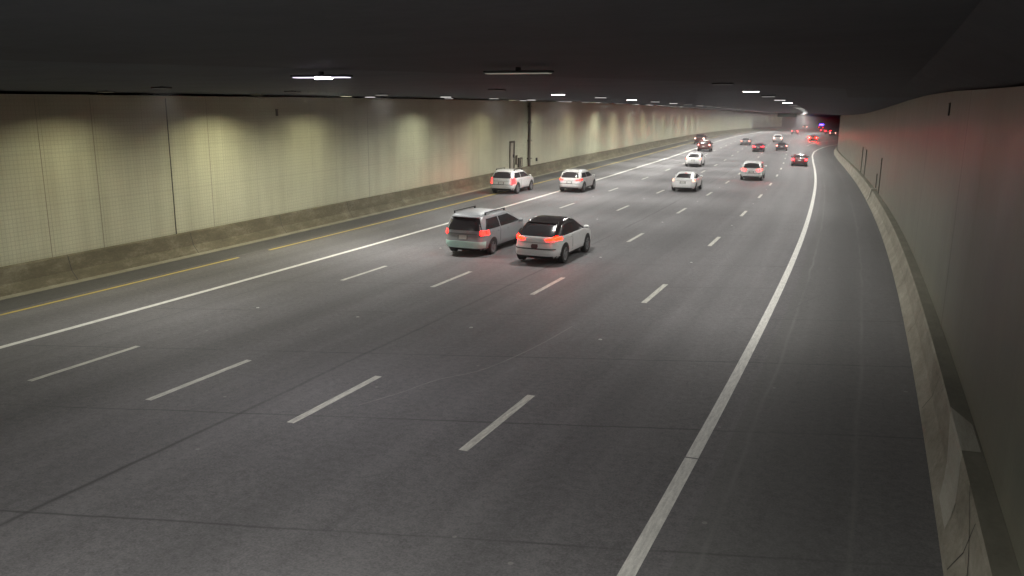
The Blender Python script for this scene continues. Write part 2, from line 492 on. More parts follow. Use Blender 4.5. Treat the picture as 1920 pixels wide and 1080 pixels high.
t = empty('drain_pipe', rp(69.4, O_LW, .97)); tag(t, 'tall brown vertical drain pipe on the beige tiled wall', 'pipe')
vs, fs = [], []
nseg = 12
for z in (.97, 6.6):
    for k in range(nseg):
        a = 2 * math.pi * k / nseg
        vs.append(rp(69.4 + .2 * math.cos(a), O_LW + .12 + .11 * math.sin(a), z))
for k in range(nseg): fs.append((k, (k + 1) % nseg, nseg + (k + 1) % nseg, nseg + k))
parent_keep(mesh_obj('pipe_tube', vs, fs, M_STEEL, smooth=True), t)
for z in (1.6, 3.2, 4.8, 6.2): slab_on_wall('bracket', 69.4, .62, z, z + .1, .25, O_LW, M_STEEL, t)

t = empty('service_door', rp(65.2, O_LW, 1.0)); tag(t, 'tall narrow door with dark frame in the beige tiled wall left of the pipe', 'door')
slab_on_wall('door_panel', 65.2, .80, 1.0, 3.2, .02, O_LW, mat_plain('door_paint', (.40, .37, .30), .5, grime=.3), t)
slab_on_wall('frame', 64.7, .18, 1.0, 3.36, .06, O_LW, M_STEEL, t)
slab_on_wall('frame', 65.72, .20, 1.0, 3.36, .06, O_LW, M_STEEL, t)
slab_on_wall('frame', 65.2, .82, 3.2, 3.36, .06, O_LW, M_STEEL, t)
slab_on_wall('handle', 65.48, .07, 1.95, 2.2, .09, O_LW, M_BLACK, t)

t = empty('fire_cabinet', rp(67.1, O_LW, 1.05)); tag(t, 'small brown cabinet low on the beige wall between door and pipe', 'cabinet')
slab_on_wall('cabinet_box', 67.1, .95, 1.05, 1.85, .16, O_LW, M_STEEL, t)
slab_on_wall('cabinet_door', 67.25, .35, 1.12, 1.72, .18, O_LW, mat_plain('cabinet_paint', (.3, .27, .2), .5), t)
slab_on_wall('handle', 66.9, .06, 1.35, 1.55, .19, O_LW, M_BLACK, t)
t = empty('junction_box', rp(66.25, O_LW, 1.3)); tag(t, 'slim slotted grey box on the wall right beside the narrow door', 'box')
slab_on_wall('box_body', 66.25, .3, 1.3, 2.1, .12, O_LW, M_STEEL, t)
slab_on_wall('lid', 66.25, .24, 1.36, 2.04, .135, O_LW, mat_plain('box_lid', (.25, .22, .16), .5), t)
t = empty('outlet_box', rp(71.7, O_LW, 1.28)); tag(t, 'tiny dark outlet box low on the wall right of the pipe', 'box')
slab_on_wall('box_body', 71.7, .32, 1.28, 1.58, .1, O_LW, M_BLACK, t)
slab_on_wall('lid', 71.7, .22, 1.33, 1.53, .112, O_LW, M_STEEL, t)
t = empty('wall_plaque', rp(33.0, O_LW, 5.85)); tag(t, 'small dark plaque high on the beige tiled wall', 'plaque')
slab_on_wall('plate', 33.0, .16, 5.8, 6.1, .03, O_LW, mat_plain('plaque_metal', (.08, .07, .05), .5), t)
slab_on_wall('rim', 33.0, .2, 6.1, 6.13, .04, O_LW, M_STEEL, t)

# ------------------------------------------------------------------ right wall and barrier
RWs = lambda s: O_RW + flare_w(s)
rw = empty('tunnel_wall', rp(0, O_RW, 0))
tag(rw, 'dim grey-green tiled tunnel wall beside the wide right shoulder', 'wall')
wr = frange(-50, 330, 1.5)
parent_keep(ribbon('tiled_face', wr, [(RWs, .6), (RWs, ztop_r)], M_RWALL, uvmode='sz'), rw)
parent_keep(ribbon('wall_core', wr, [(RWs, ztop_r), (lambda s: RWs(s) + .5, ztop_r), (lambda s: RWs(s) + .5, -.3)], M_CEIL, uvmode='sa'), rw)
for s, w, z0, z1 in ((85.2, .55, .78, 3.2), (79.2, .45, .78, 3.1), (58.5, .22, .78, 3.1), (62.0, .25, .8, 1.9)):
    t = empty('conduit', rp(s, O_RW, z0))
    tag(t, {85.2: 'dark vertical conduit on the right wall farthest along the shoulder', 79.2: 'dark vertical conduit second from far end on the right wall', 58.5: 'slim tall dark conduit nearest on the right wall', 62.0: 'short dark conduit stub beside the barrier step on the right wall'}[s], 'conduit', 'conduits on the right wall')
    slab_on_wall('channel', s, w, z0, z1, .05, O_RW, M_COND, t, side=-1)
    for zz in (z0 + .35, z1 - .4): slab_on_wall('clamp', s, w + .16, zz, zz + .06, .065, O_RW, M_COND, t, side=-1)
for s in (20, 30.5, 46, 70, 100): vjoint(s, .035, .78, ztop_r(s), rw, O_RW, d=-.004)
t = empty('wall_plaque', rp(24.5, O_RW, 5.4)); tag(t, 'small dark plaque near the top of the dim right wall', 'plaque')
slab_on_wall('plate', 24.5, .2, 5.45, 5.75, .03, O_RW, M_BLACK, t, side=-1)
slab_on_wall('rim', 24.5, .24, 5.75, 5.78, .04, O_RW, M_STEEL, t, side=-1)

RB = lambda d: (lambda s: O_RB + d + flare_w(s))
rb = empty('concrete_barrier', rp(0, O_RB, 0))
tag(rb, 'scuffed concrete barrier at the foot of the dim right wall', 'barrier')
rbp = [(RB(0), .0), (RB(.03), .09), (RB(.17), .34), (RB(.25), .73), (RB(.28), .765)]
parent_keep(ribbon('barrier_face', frange(-50, 330, 1.0), rbp, M_RBAR, uvmode='sa'), rb)
parent_keep(ribbon('barrier_top', frange(-50, 330, 1.0), [(RB(.28), .765), (lambda s: RWs(s) - .002, .77)], M_BTOP, uvmode='sa'), rb)
# pale repaired patch with slanted ends, wrapping the face and the top
def barrier_at(s, a):
    """a 0..1 up the face, 1..2 across the top"""
    P = [(0, 0), (.03, .09), (.17, .34), (.25, .73), (.28, .765), (.548, .772)]
    ks = [0, .12, .45, .92, 1.0, 2.0]
    d = float(np.interp(a, ks, [p[0] for p in P])); z = float(np.interp(a, ks, [p[1] for p in P]))
    return rp(s, O_RB + d - .004 + flare_w(s), z + .004)
vs, fs, uv = [], [], []
A = [.18, .35, .5, .7, .9, .99, 1.02, 1.3, 1.6, 1.9]
for a in A:
    if a < 1: s0_, s1_ = 10.9 + 1.2 * a ** 1.6, 11.5 + 2.5 * a
    else: s0_, s1_ = 12.25, 14.2 - .9 * (a - 1)
    for tt in np.linspace(0, 1, 7):
        s = s0_ + (s1_ - s0_) * tt
        vs.append(barrier_at(s, a)); uv.append((s, a))
for i in range(len(A) - 1):
    for j in range(6):
        q = i * 7 + j; fs.append((q, q + 1, q + 8, q + 7))
parent_keep(mesh_obj('repair_patch', vs, fs, M_PATCH, None, uv), rb)
vs, fs, uv = [], [], []
for i, a in enumerate(np.linspace(.1, 1.0, 14)):     # curved crack on the near face
    s = 9.0 + 2.0 * a ** 1.8
    for k, ds in enumerate((0, .05)):
        vs.append(barrier_at(s + ds, a)); uv.append((s + ds, a))
    if i: q = 2 * i; fs.append((q - 2, q - 1, q + 1, q))
parent_keep(mesh_obj('crack', vs, fs, M_SEAL, None, uv), rb)
# stepped end block farther along, and pale scrapes
def bar_block(s0, s1, lift, name):
    vs, fs = [], []
    pr = [(-.04, 0), (-.02, .1), (.10, .36), (.20, .76 + lift), (.54, .78 + lift)]
    for s in (s0, s1):
        for d, z in pr: vs.append(rp(s, O_RB + d + flare_w(s), z))
    n = len(pr)
    for j in range(n - 1): fs.append((j, j + 1, n + j + 1, n + j))
    vs += [rp(s0, O_RB + .54, 0)]
    fs.append(tuple(range(n)) + (2 * n,))
    vs += [rp(s1, O_RB + .54, 0)]
    fs.append(tuple(range(n, 2 * n)) + (2 * n + 1,))
    uvs = [(v[1], v[2]) for v in vs]
    parent_keep(mesh_obj(name, vs, fs, M_PATCH, None, uvs), rb)
bar_block(60.9, 61.5, .16, 'end_cap')
for s in (91, 95.5, 100.2, 104): 
    vs, fs, uv = [], [], []
    for tt in np.linspace(0, 1, 6):
        for k in (0, .9): vs.append(barrier_at(s + k + tt * .8, .25 + tt * .7)); uv.append((s + k, tt))
    for i in range(5): q = 2 * i; fs.append((q, q + 1, q + 3, q + 2))
    parent_keep(mesh_obj('scrape', vs, fs, M_PATCH, None, uv), rb)
for s in frange(4, 118, 6.1): parent_keep(ribbon('joint_strip', [s, s + .03], [(RB(d - .004), z) for d, z in ((.03, .09), (.17, .34), (.25, .73))], M_SEAL, uvmode='sa'), rb)

# ------------------------------------------------------------------ ceiling, girders, back wall
cl = [(o, zceil(o)) for o in frange(-32.5, .6, 1.6)]
cl += [((lambda k: (lambda s: .6 + k * (1.8 + flare_w(s))))(k / 6), (lambda k: (lambda s: zceil(.6) + min(1.0, k * 1.64) * (ztop_r(s) + .02 - zceil(.6))))(k / 6)) for k in range(1, 7)]
ceiling = ribbon('ceiling', frange(-50, 610, 4), cl, M_CEIL)
M_CEIL2 = mat_concrete('shade_painted_ceiling', (.026, .029, .037), (.017, .019, .024), (.038, .042, .05), sc=.5)  # darker copy of the ceiling colour, standing in for shade
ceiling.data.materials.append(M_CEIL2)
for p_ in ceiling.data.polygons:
    if p_.index % (len(cl) - 1) >= len(cl) - 8 and p_.index // (len(cl) - 1) < 22: p_.material_index = 1  # near haunch carries the same painted-in shade
tag(ceiling, 'dark sooty concrete tunnel ceiling', kind='structure')
# diagonal bay over the camera, shade of an unlit recess put into its colour
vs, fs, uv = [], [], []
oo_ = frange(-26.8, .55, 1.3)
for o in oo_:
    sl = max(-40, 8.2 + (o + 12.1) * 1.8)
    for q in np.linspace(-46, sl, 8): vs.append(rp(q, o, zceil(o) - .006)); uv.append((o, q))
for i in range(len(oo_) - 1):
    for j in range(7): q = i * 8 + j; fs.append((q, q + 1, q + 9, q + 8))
tag(mesh_obj('ceiling', vs, fs, M_CEIL2, None, uv), 'diagonal ceiling bay over the near lanes, coloured dark for shade', kind='structure')
t = empty('end_wall', rp(-48, -12, 0)); tag(t, 'plain concrete wall closing the tunnel behind the camera', 'wall')
vs = [rp(-48, -28, -.2), rp(-48, 3, -.2), rp(-48, 3, 7), rp(-48, -28, 7)]
parent_keep(mesh_obj('wall_face', vs, [(0, 1, 2, 3)], M_RBARTOP, None, [(0, 0), (31, 0), (31, 7), (0, 7)]), t)

# ------------------------------------------------------------------ lamps
LENS = {}
def lens_mat(c, st):
    k = (c, st)
    if k not in LENS: LENS[k] = mat_emit('lamp_lens', c, st, (.3, .3, .3))
    return LENS[k]
W_ = (1.0, .97, .93); Y_ = (1.0, .94, .62); V_ = (.86, .78, 1.0); G_ = (.96, .97, .78)
fix_me = {}
def fixture(s, o, wid, colour, glow, watts, spread, label, group, light_col=None, tilt=0.0, ln=.34, flush=False, drop=0.0):
    z = zceil(o) - drop
    t = empty('ceiling_lamp', rp(s, o, z - .003), -heading(s))
    tag(t, label, 'lamp', group)
    key = (wid, ln, flush)
    if key not in fix_me:
        vs, fs = [], []
        box(vs, fs, (0, 0, -.033), (wid + .06, ln + .06, .035)); box(vs, fs, (0, 0, .02), (.08, .08, .06)) ; a = mesh_obj('x', vs, fs, M_HOUSE)
        bm = bmesh.new(); bm.from_mesh(a.data)
        bmesh.ops.bevel(bm, geom=bm.edges[:], offset=.008, segments=2, affect='EDGES'); bm.to_mesh(a.data); bm.free()
        vs, fs = [], []
        box(vs, fs, (0, 0, -.049 if flush else -.062), (wid, ln, .014)); b_ = mesh_obj('x', vs, fs)
        bm = bmesh.new(); bm.from_mesh(b_.data)
        bmesh.ops.bevel(bm, geom=bm.edges[:], offset=.004, segments=2, affect='EDGES'); bm.to_mesh(b_.data); bm.free()
        fix_me[key] = (a.data, b_.data)
        bpy.data.objects.remove(a); bpy.data.objects.remove(b_)
    h = bpy.data.objects.new('housing', fix_me[key][0]); link(h); h.parent = t
    lm = fix_me[key][1]
    mk = (key, colour, glow)
    if mk not in fix_me:
        c = lm.copy(); c.materials.clear(); c.materials.append(lens_mat(colour, glow) if glow > 0 else mat_plain('unlit_lens', (.35, .35, .33), .3)); fix_me[mk] = c
    l = bpy.data.objects.new('lens', fix_me[mk]); link(l); l.parent = t
    if watts > 0:
        ld = bpy.data.lights.new('lamp_light', 'AREA'); ld.shape = 'RECTANGLE'
        ld.size = wid * .95; ld.size_y = ln * .95; ld.energy = watts; ld.color = light_col or colour; ld.spread = R_(spread)
        lo = bpy.data.objects.new('lamp_light', ld); link(lo); lo.parent = t
        lo.location = (0, 0, -.085); lo.rotation_euler = (0, tilt, 0)
rnd = random.Random(11)
GL = 'small ceiling lamps along the top of the beige wall'
GM = 'ceiling lamps in rows over the lanes'
# row beside the left wall: pairs, the brighter of each pair lights the wall
SPOT = [28.4, 35.3, 47.2, 58.5, 71, 82, 93.3]
for i, s in enumerate([-22, -12, -3, 12.5, 20.5] + SPOT + list(np.arange(103, WALL_END, 10.5))):  # leading near lamps are added to light the wall, lenses kept dim
    warm = i % 2 == 0 or s in (35.3, 28.4)
    col = Y_ if warm else W_
    k = {28.4: 1.5, 35.3: .9, 47.2: 1.25, 93.3: 1.7, 58.5: .75, 71: .6, 82: .75}.get(s, .8 if s < 24 else .9)
    if s > 200: k = .9
    fixture(s, -24.3, .5, col, 1.6 if s > 30 else .1, L_WALL * k, 146, 'small lit ceiling lamp close to the beige tiled wall' if s > 24 else 'added near ceiling lamp with its lens kept dim above the beige tiled wall', GL if s > 24 else 'added ceiling lamps above the near beige wall', light_col=(Y_ if warm else G_), ln=.26, flush=True)
    if 30 < s < 150 and s not in (47.2,): fixture(s + 2.3, -24.3, .5, W_, 1.6, 0, 100, 'small dim ceiling lamp paired with a brighter one along the beige wall', 'dim paired lamps along the beige wall', ln=.2)
# three rows over the lanes
bright = {(-11.6, 31.1), (-3.9, 28.6), (-11.6, 43.3), (-3.9, 46.9)}
for o, ph in ((-19.2, 30.2), (-11.6, 31.1), (-3.9, 28.6)):
    k = -12
    n = 0
    while ph + 6.1 * k < 300:
        s = round(ph + 6.1 * k, 2)
        if not (8 < s < 20 and o > -15) and not (2 < s < 9):
            g = .7 + rnd.random() * 1.0
            if (o, s) in bright: g = 11.0
            elif s < 26: g = .03  # near lamps added as unseen fill, lenses kept dark while they shine
            elif rnd.random() < .35: g = .3
            if s > 70 and g > .6: g = max(.55, g * .6)
            lit = k % 2 == 0 or o > -5
            w = L_MID if o < -5 else L_RIGHT
            if -8 < s < 8: w *= 12.0 if o > -5 else 2.2  # lamps around the camera boosted as added fill
            if s > 50: w *= 1.35
            if s > 85: w *= 1.3
            if o < -15: w *= 1.9
            if s < 20 and o < -5: w *= .5
            if s < 4 and o < -5: w *= .6
            lab = 'glaring white ceiling lamp' if g > 10 else ('lit slim ceiling lamp in a row over the lanes' if g > .5 else 'dark-lensed ceiling lamp in a row over the lanes, near ones added as fill')
            if g > 10: lab = {(-11.6, 31.1): 'glaring white ceiling lamp nearest above the minivan lane', (-3.9, 28.6): 'glaring white ceiling lamp near the right wall', (-11.6, 43.3): 'glaring white lamp farther along the middle row', (-3.9, 46.9): 'glaring white lamp farther along the right row'}[(o, s)]
            fixture(s, o, .5, W_, g, w if lit else 0, 157 if o < -5 else 152, lab, GM if g > 10 else (GM + (', lit' if g > .5 else ', dark')), light_col=(1.0, .98, .925), ln=.2, flush=(s < 26))
        k += 1
fixture(12.9, -9.8, 1.2, V_, 1.3, L_MID * .5, 150, 'large violet-white glaring ceiling lamp nearest the camera', 'large near lamps', light_col=(1, .97, .98), ln=.2, drop=.08)
big = [q for q in bpy.data.objects if q.get('label', '').startswith('large violet')][0]
vs, fs = [], []; box(vs, fs, (.05, 0, -.066), (.36, .16, .05)); bl = mesh_obj('bulb', vs, fs, lens_mat(V_, 30.0), big)
bm = bmesh.new(); bm.from_mesh(bl.data); bmesh.ops.bevel(bm, geom=bm.edges[:], offset=.022, segments=3, affect='EDGES'); bm.to_mesh(bl.data); bm.free()
fixture(13.5, -6.0, 1.2, G_, .11, 0, 165, 'large dim ceiling lamp next to the violet-white one', 'large near lamps', ln=.2, drop=.08)
for k in range(9):
    s = 312 + 26 * k
    fixture(s, -11.6, .5, W_, 1.0, L_MID * .14, 172, 'lit slim ceiling lamp in a row over the lanes', GM + ', lit', light_col=(1.0, .9, .85), ln=.2)

# hanging sign far down the tunnel
t = empty('overhead_sign', rp(262, -10.5, 5.2), -heading(262)); tag(t, 'faint dark green overhead sign board far down the tunnel', 'sign')
vs, fs = [], []; box(vs, fs, (0, 0, .55), (5.5, .12, 1.1)); mesh_obj('sign_board', vs, fs, mat_plain('sign_green', (.02, .09, .07), .5), t)
vs, fs = [], []; box(vs, fs, (0, -.075, .55), (5.3, .02, .9)); mesh_obj('sign_face', vs, fs, mat_plain('sign_face_green', (.03, .14, .1), .4), t)
for x in (-2, 2):
    vs, fs = [], []; box(vs, fs, (x, 0, 1.28), (.1, .1, .36)); mesh_obj('hanger', vs, fs, M_STEEL, t)

# ------------------------------------------------------------------ vehicles
PAINT = {}
def paint(name, c, rough=.32, metal=.0):
    if name not in PAINT: PAINT[name] = mat_plain(name, c, rough, metal, .5, .5, grime=.18)
    return PAINT[name]
EM = {}
def emit(name, c, st, base=(.3, .02, .02)):
    k = (name, st)
    if k not in EM: EM[k] = mat_emit(name, c, st, base)
    return EM[k]

# key levels per body style: z, half width, rear y, front y (y = 0 at the tail, forward positive)
STY = {
 'minivan': dict(L=5.08, keys=[(.24, .84, .16, 4.92), (.34, .93, .05, 5.02), (.50, .97, .0, 5.06), (.66, .98, .02, 5.05), (.80, .985, .06, 4.98), (.98, .985, .07, 4.75), (1.08, .975, .09, 4.45), (1.14, .96, .11, 4.20), (1.30, .91, .17, 3.85), (1.50, .83, .27, 3.40), (1.62, .765, .36, 3.05), (1.70, .69, .46, 2.75), (1.735, .58, .62, 2.45)], belt=1.10, gtop=1.60, axles=(1.02, 4.05), wr=.34, fmin=.25, rw=.83),
 'crossover': dict(L=4.88, keys=[(.26, .84, .18, 4.72), (.36, .92, .06, 4.82), (.52, .955, .0, 4.87), (.68, .955, .03, 4.86), (.84, .955, .09, 4.80), (.98, .95, .12, 4.55), (1.08, .935, .17, 4.10), (1.14, .90, .24, 3.72), (1.30, .84, .47, 3.38), (1.48, .77, .78, 2.95), (1.60, .70, 1.05, 2.62), (1.66, .60, 1.35, 2.35)], belt=1.10, gtop=1.54, axles=(.98, 3.80), wr=.38, rw=.80),
 'suv': dict(L=4.95, keys=[(.28, .84, .16, 4.80), (.40, .93, .05, 4.90), (.56, .965, .0, 4.94), (.74, .965, .03, 4.92), (.92, .965, .06, 4.86), (1.05, .955, .08, 4.60), (1.12, .945, .10, 4.05), (1.17, .92, .12, 3.72), (1.34, .865, .22, 3.42), (1.52, .80, .38, 3.02), (1.64, .74, .56, 2.72), (1.70, .64, .82, 2.45)], belt=1.14, gtop=1.58, axles=(1.02, 3.90), wr=.39, rw=.80),
 'sedan': dict(L=4.75, keys=[(.22, .80, .16, 4.58), (.32, .88, .05, 4.68), (.46, .91, .0, 4.72), (.62, .915, .01, 4.72), (.78, .915, .04, 4.66), (.90, .905, .07, 4.40), (.97, .885, .14, 3.75), (1.0, .855, .68, 3.35), (1.10, .80, .92, 3.14), (1.24, .735, 1.25, 2.86), (1.36, .67, 1.55, 2.58), (1.41, .58, 1.85, 2.30)], belt=.99, gtop=1.31, axles=(1.0, 3.72), wr=.32, rw=.78),
 'hatch': dict(L=4.46, keys=[(.22, .80, .14, 4.28), (.32, .86, .05, 4.38), (.46, .87, .0, 4.42), (.62, .87, .01, 4.42), (.78, .87, .04, 4.34), (.92, .86, .08, 4.05), (1.02, .835, .14, 3.70), (1.07, .815, .26, 3.52), (1.20, .77, .58, 3.20), (1.34, .70, 1.05, 2.80), (1.44, .63, 1.45, 2.45), (1.48, .54, 1.75, 2.15)], belt=1.04, gtop=1.38, axles=(.92, 3.62), wr=.32, rw=.80),
 'pickup': dict(L=5.80, keys=[(.40, .86, .14, 5.62), (.52, .97, .04, 5.74), (.70, .99, .0, 5.78), (.90, .99, .01, 5.77), (1.08, .985, .02, 5.66), (1.18, .975, .03, 5.30), (1.24, .96, .05, 4.55), (1.27, .93, 1.72, 4.30), (1.45, .88, 1.78, 4.02), (1.65, .82, 1.86, 3.68), (1.80, .76, 1.98, 3.36), (1.87, .66, 2.18, 3.10)], belt=1.28, gtop=1.75, axles=(1.18, 4.72), wr=.42, rw=.78),
}
NEXP = 6.0
class Shell:
    def __init__(s, st):
        k = np.array(st['keys']); s.z = k[:, 0]; s.w = k[:, 1]; s.r = k[:, 2]; s.f = k[:, 3]; s.st = st
    def at(s, z): return (float(np.interp(z, s.z, s.w)), float(np.interp(z, s.z, s.r)), float(np.interp(z, s.z, s.f)))
    def rear(s, xf, z, off=0.0, front=False):
        w, r, f = s.at(z); yc = (r + f) / 2; h = (f - r) / 2
        xf = max(-.985, min(.985, xf))
        d = h * (1 - abs(xf) ** NEXP) ** (1 / NEXP)
        return Vector((xf * w, (yc + d + off) if front else (yc - d - off), z))
    def side(s, sg, y, z, off=0.0):
        w, r, f = s.at(z); yc = (r + f) / 2; h = (f - r) / 2
        t = min(.995, abs((y - yc) / h))
        return Vector((sg * (w * (1 - t ** NEXP) ** (1 / NEXP) + off), y, z))

def patch(grid, skirt, mat, name, parent, smooth=True):
    """grid[i][j] of points (outer) -> thin shell; skirt(i,j) gives the inner point"""
    ni, nj = len(grid), len(grid[0])
    vs = [p for row in grid for p in row]; fs = []
    for i in range(ni - 1):
        for j in range(nj - 1):
            a = i * nj + j; fs.append((a, a + 1, a + nj + 1, a + nj))
    b = [(i, 0) for i in range(ni)] + [(ni - 1, j) for j in range(1, nj)] + [(i, nj - 1) for i in range(ni - 2, -1, -1)] + [(0, j) for j in range(nj - 2, 0, -1)]
    base = len(vs)
    for (i, j) in b: vs.append(skirt(i, j))
    for q in range(len(b)):
        q2 = (q + 1) % len(b)
        a = b[q][0] * nj + b[q][1]; c = b[q2][0] * nj + b[q2][1]
        fs.append((a, c, base + q2, base + q))
    o = mesh_obj(name, vs, fs, mat, parent)
    bm = bmesh.new(); bm.from_mesh(o.data); bmesh.ops.recalc_face_normals(bm, faces=bm.faces); bm.to_mesh(o.data); bm.free()
    if smooth:
        o.data.polygons.foreach_set('use_smooth', [True] * len(o.data.polygons))
        o.data.set_sharp_from_angle(angle=R_(40))
    return o

def rear_patch(sh, name, parent, mat, xa, xb, zb, zt, off=.01, n=10, m=6, front=False, dy=0.0):
    """xa/xb fractions, zb/zt functions of t in 0..1 or numbers"""
    g = []; inn = []
    for i in range(n + 1):
        t = i / n; row = []; ri = []
        z0 = zb(t) if callable(zb) else zb; z1 = zt(t) if callable(zt) else zt
        for j in range(m + 1):
            z = z0 + (z1 - z0) * j / m
            u = j / m
            a = xa(u) if callable(xa) else xa; b = xb(u) if callable(xb) else xb
            x = a + (b - a) * t
            row.append(sh.rear(x, z, off, front)); ri.append(sh.rear(x, z, -.03, front))
        g.append(row); inn.append(ri)
    return patch(g, lambda i, j: inn[i][j], mat, name, parent)

def side_patch(sh, name, parent, mat, sg, ya, yb, zb, zt, off=.01, n=10, m=6):
    g = []; inn = []
    for i in range(n + 1):
        t = i / n; row = []; ri = []
        z0 = zb(t) if callable(zb) else zb; z1 = zt(t) if callable(zt) else zt
        for j in range(m + 1):
            u = j / m; z = z0 + (z1 - z0) * u
            a = ya(u) if callable(ya) else ya; b = yb(u) if callable(yb) else yb
            y = a + (b - a) * t
            row.append(sh.side(sg, y, z, off)); ri.append(sh.side(sg, y, z, -.03))
        g.append(row); inn.append(ri)
    return patch(g, lambda i, j: inn[i][j], mat, name, parent)

WH = {}
def wheel(parent, x, y, r, sg):
    if r not in WH:
        def lathe(name, prof, mat, n=28):
            vs, fs = [], []
            for (px, pr) in prof:
                for k in range(n):
                    a = 2 * math.pi * k / n; vs.append((px, pr * math.cos(a), pr * math.sin(a)))
            for i in range(len(prof) - 1):
                for k in range(n):
                    fs.append((i * n + k, i * n + (k + 1) % n, (i + 1) * n + (k + 1) % n, (i + 1) * n + k))
            fs.append(tuple(range(n))); fs.append(tuple(range((len(prof) - 1) * n, len(prof) * n)))
            o = mesh_obj(name, vs, fs, mat, smooth=False)
            bm = bmesh.new(); bm.from_mesh(o.data); bmesh.ops.recalc_face_normals(bm, faces=bm.faces); bm.to_mesh(o.data); bm.free()
            o.data.polygons.foreach_set('use_smooth', [True] * len(o.data.polygons)); o.data.set_sharp_from_angle(angle=R_(35))
            d = o.data; bpy.data.objects.remove(o); return d
        ty = lathe('tyre', [(-.11, r * .7), (-.115, r * .93), (-.09, r), (.09, r), (.115, r * .93), (.11, r * .68), (.07, r * .66)], M_TYRE)
        # spoked rim
        vs, fs = [], []
        for k in range(5):
            a = 2 * math.pi * k / 5
            rot = Matrix.Rotation(a, 3, 'X')
            box(vs, fs, rot @ Vector((.095, 0, r * .36)), (.025, r * .17, r * .56), rot)
        ri = mesh_obj('rim', vs, fs, M_RIM); rd = ri.data; bpy.data.objects.remove(ri)
        hub = lathe('rim', [(.085, r * .68), (.105, r * .68), (.105, r * .6), (.08, r * .58)], M_RIM)
        bm = bmesh.new(); bm.from_mesh(rd); bm.from_mesh(hub)
        bmesh.ops.create_circle(bm, cap_ends=True, segments=16, radius=r * .16, matrix=Matrix.Translation((.112, 0, 0)) @ Matrix.Rotation(R_(90), 4, 'Y'))
        bm.to_mesh(rd); bm.free()
        WH[r] = (ty, rd)
    ty, rd = WH[r]
    w = bpy.data.objects.new('wheel', ty); link(w); w.parent = parent
    w.location = (x, y, r); w.rotation_euler = (0, 0, 0 if sg > 0 else math.pi)
    q = bpy.data.objects.new('rim', rd); link(q); q.parent = w
    return w

def plain_box(name, parent, mat, c, d, bev=.01, rot=None):
    vs, fs = [], []; box(vs, fs, c, d, rot); o = mesh_obj(name, vs, fs, mat, parent)
    bm = bmesh.new(); bm.from_mesh(o.data); bmesh.ops.bevel(bm, geom=bm.edges[:], offset=bev, segments=2, affect='EDGES'); bm.to_mesh(o.data); bm.free()
    return o

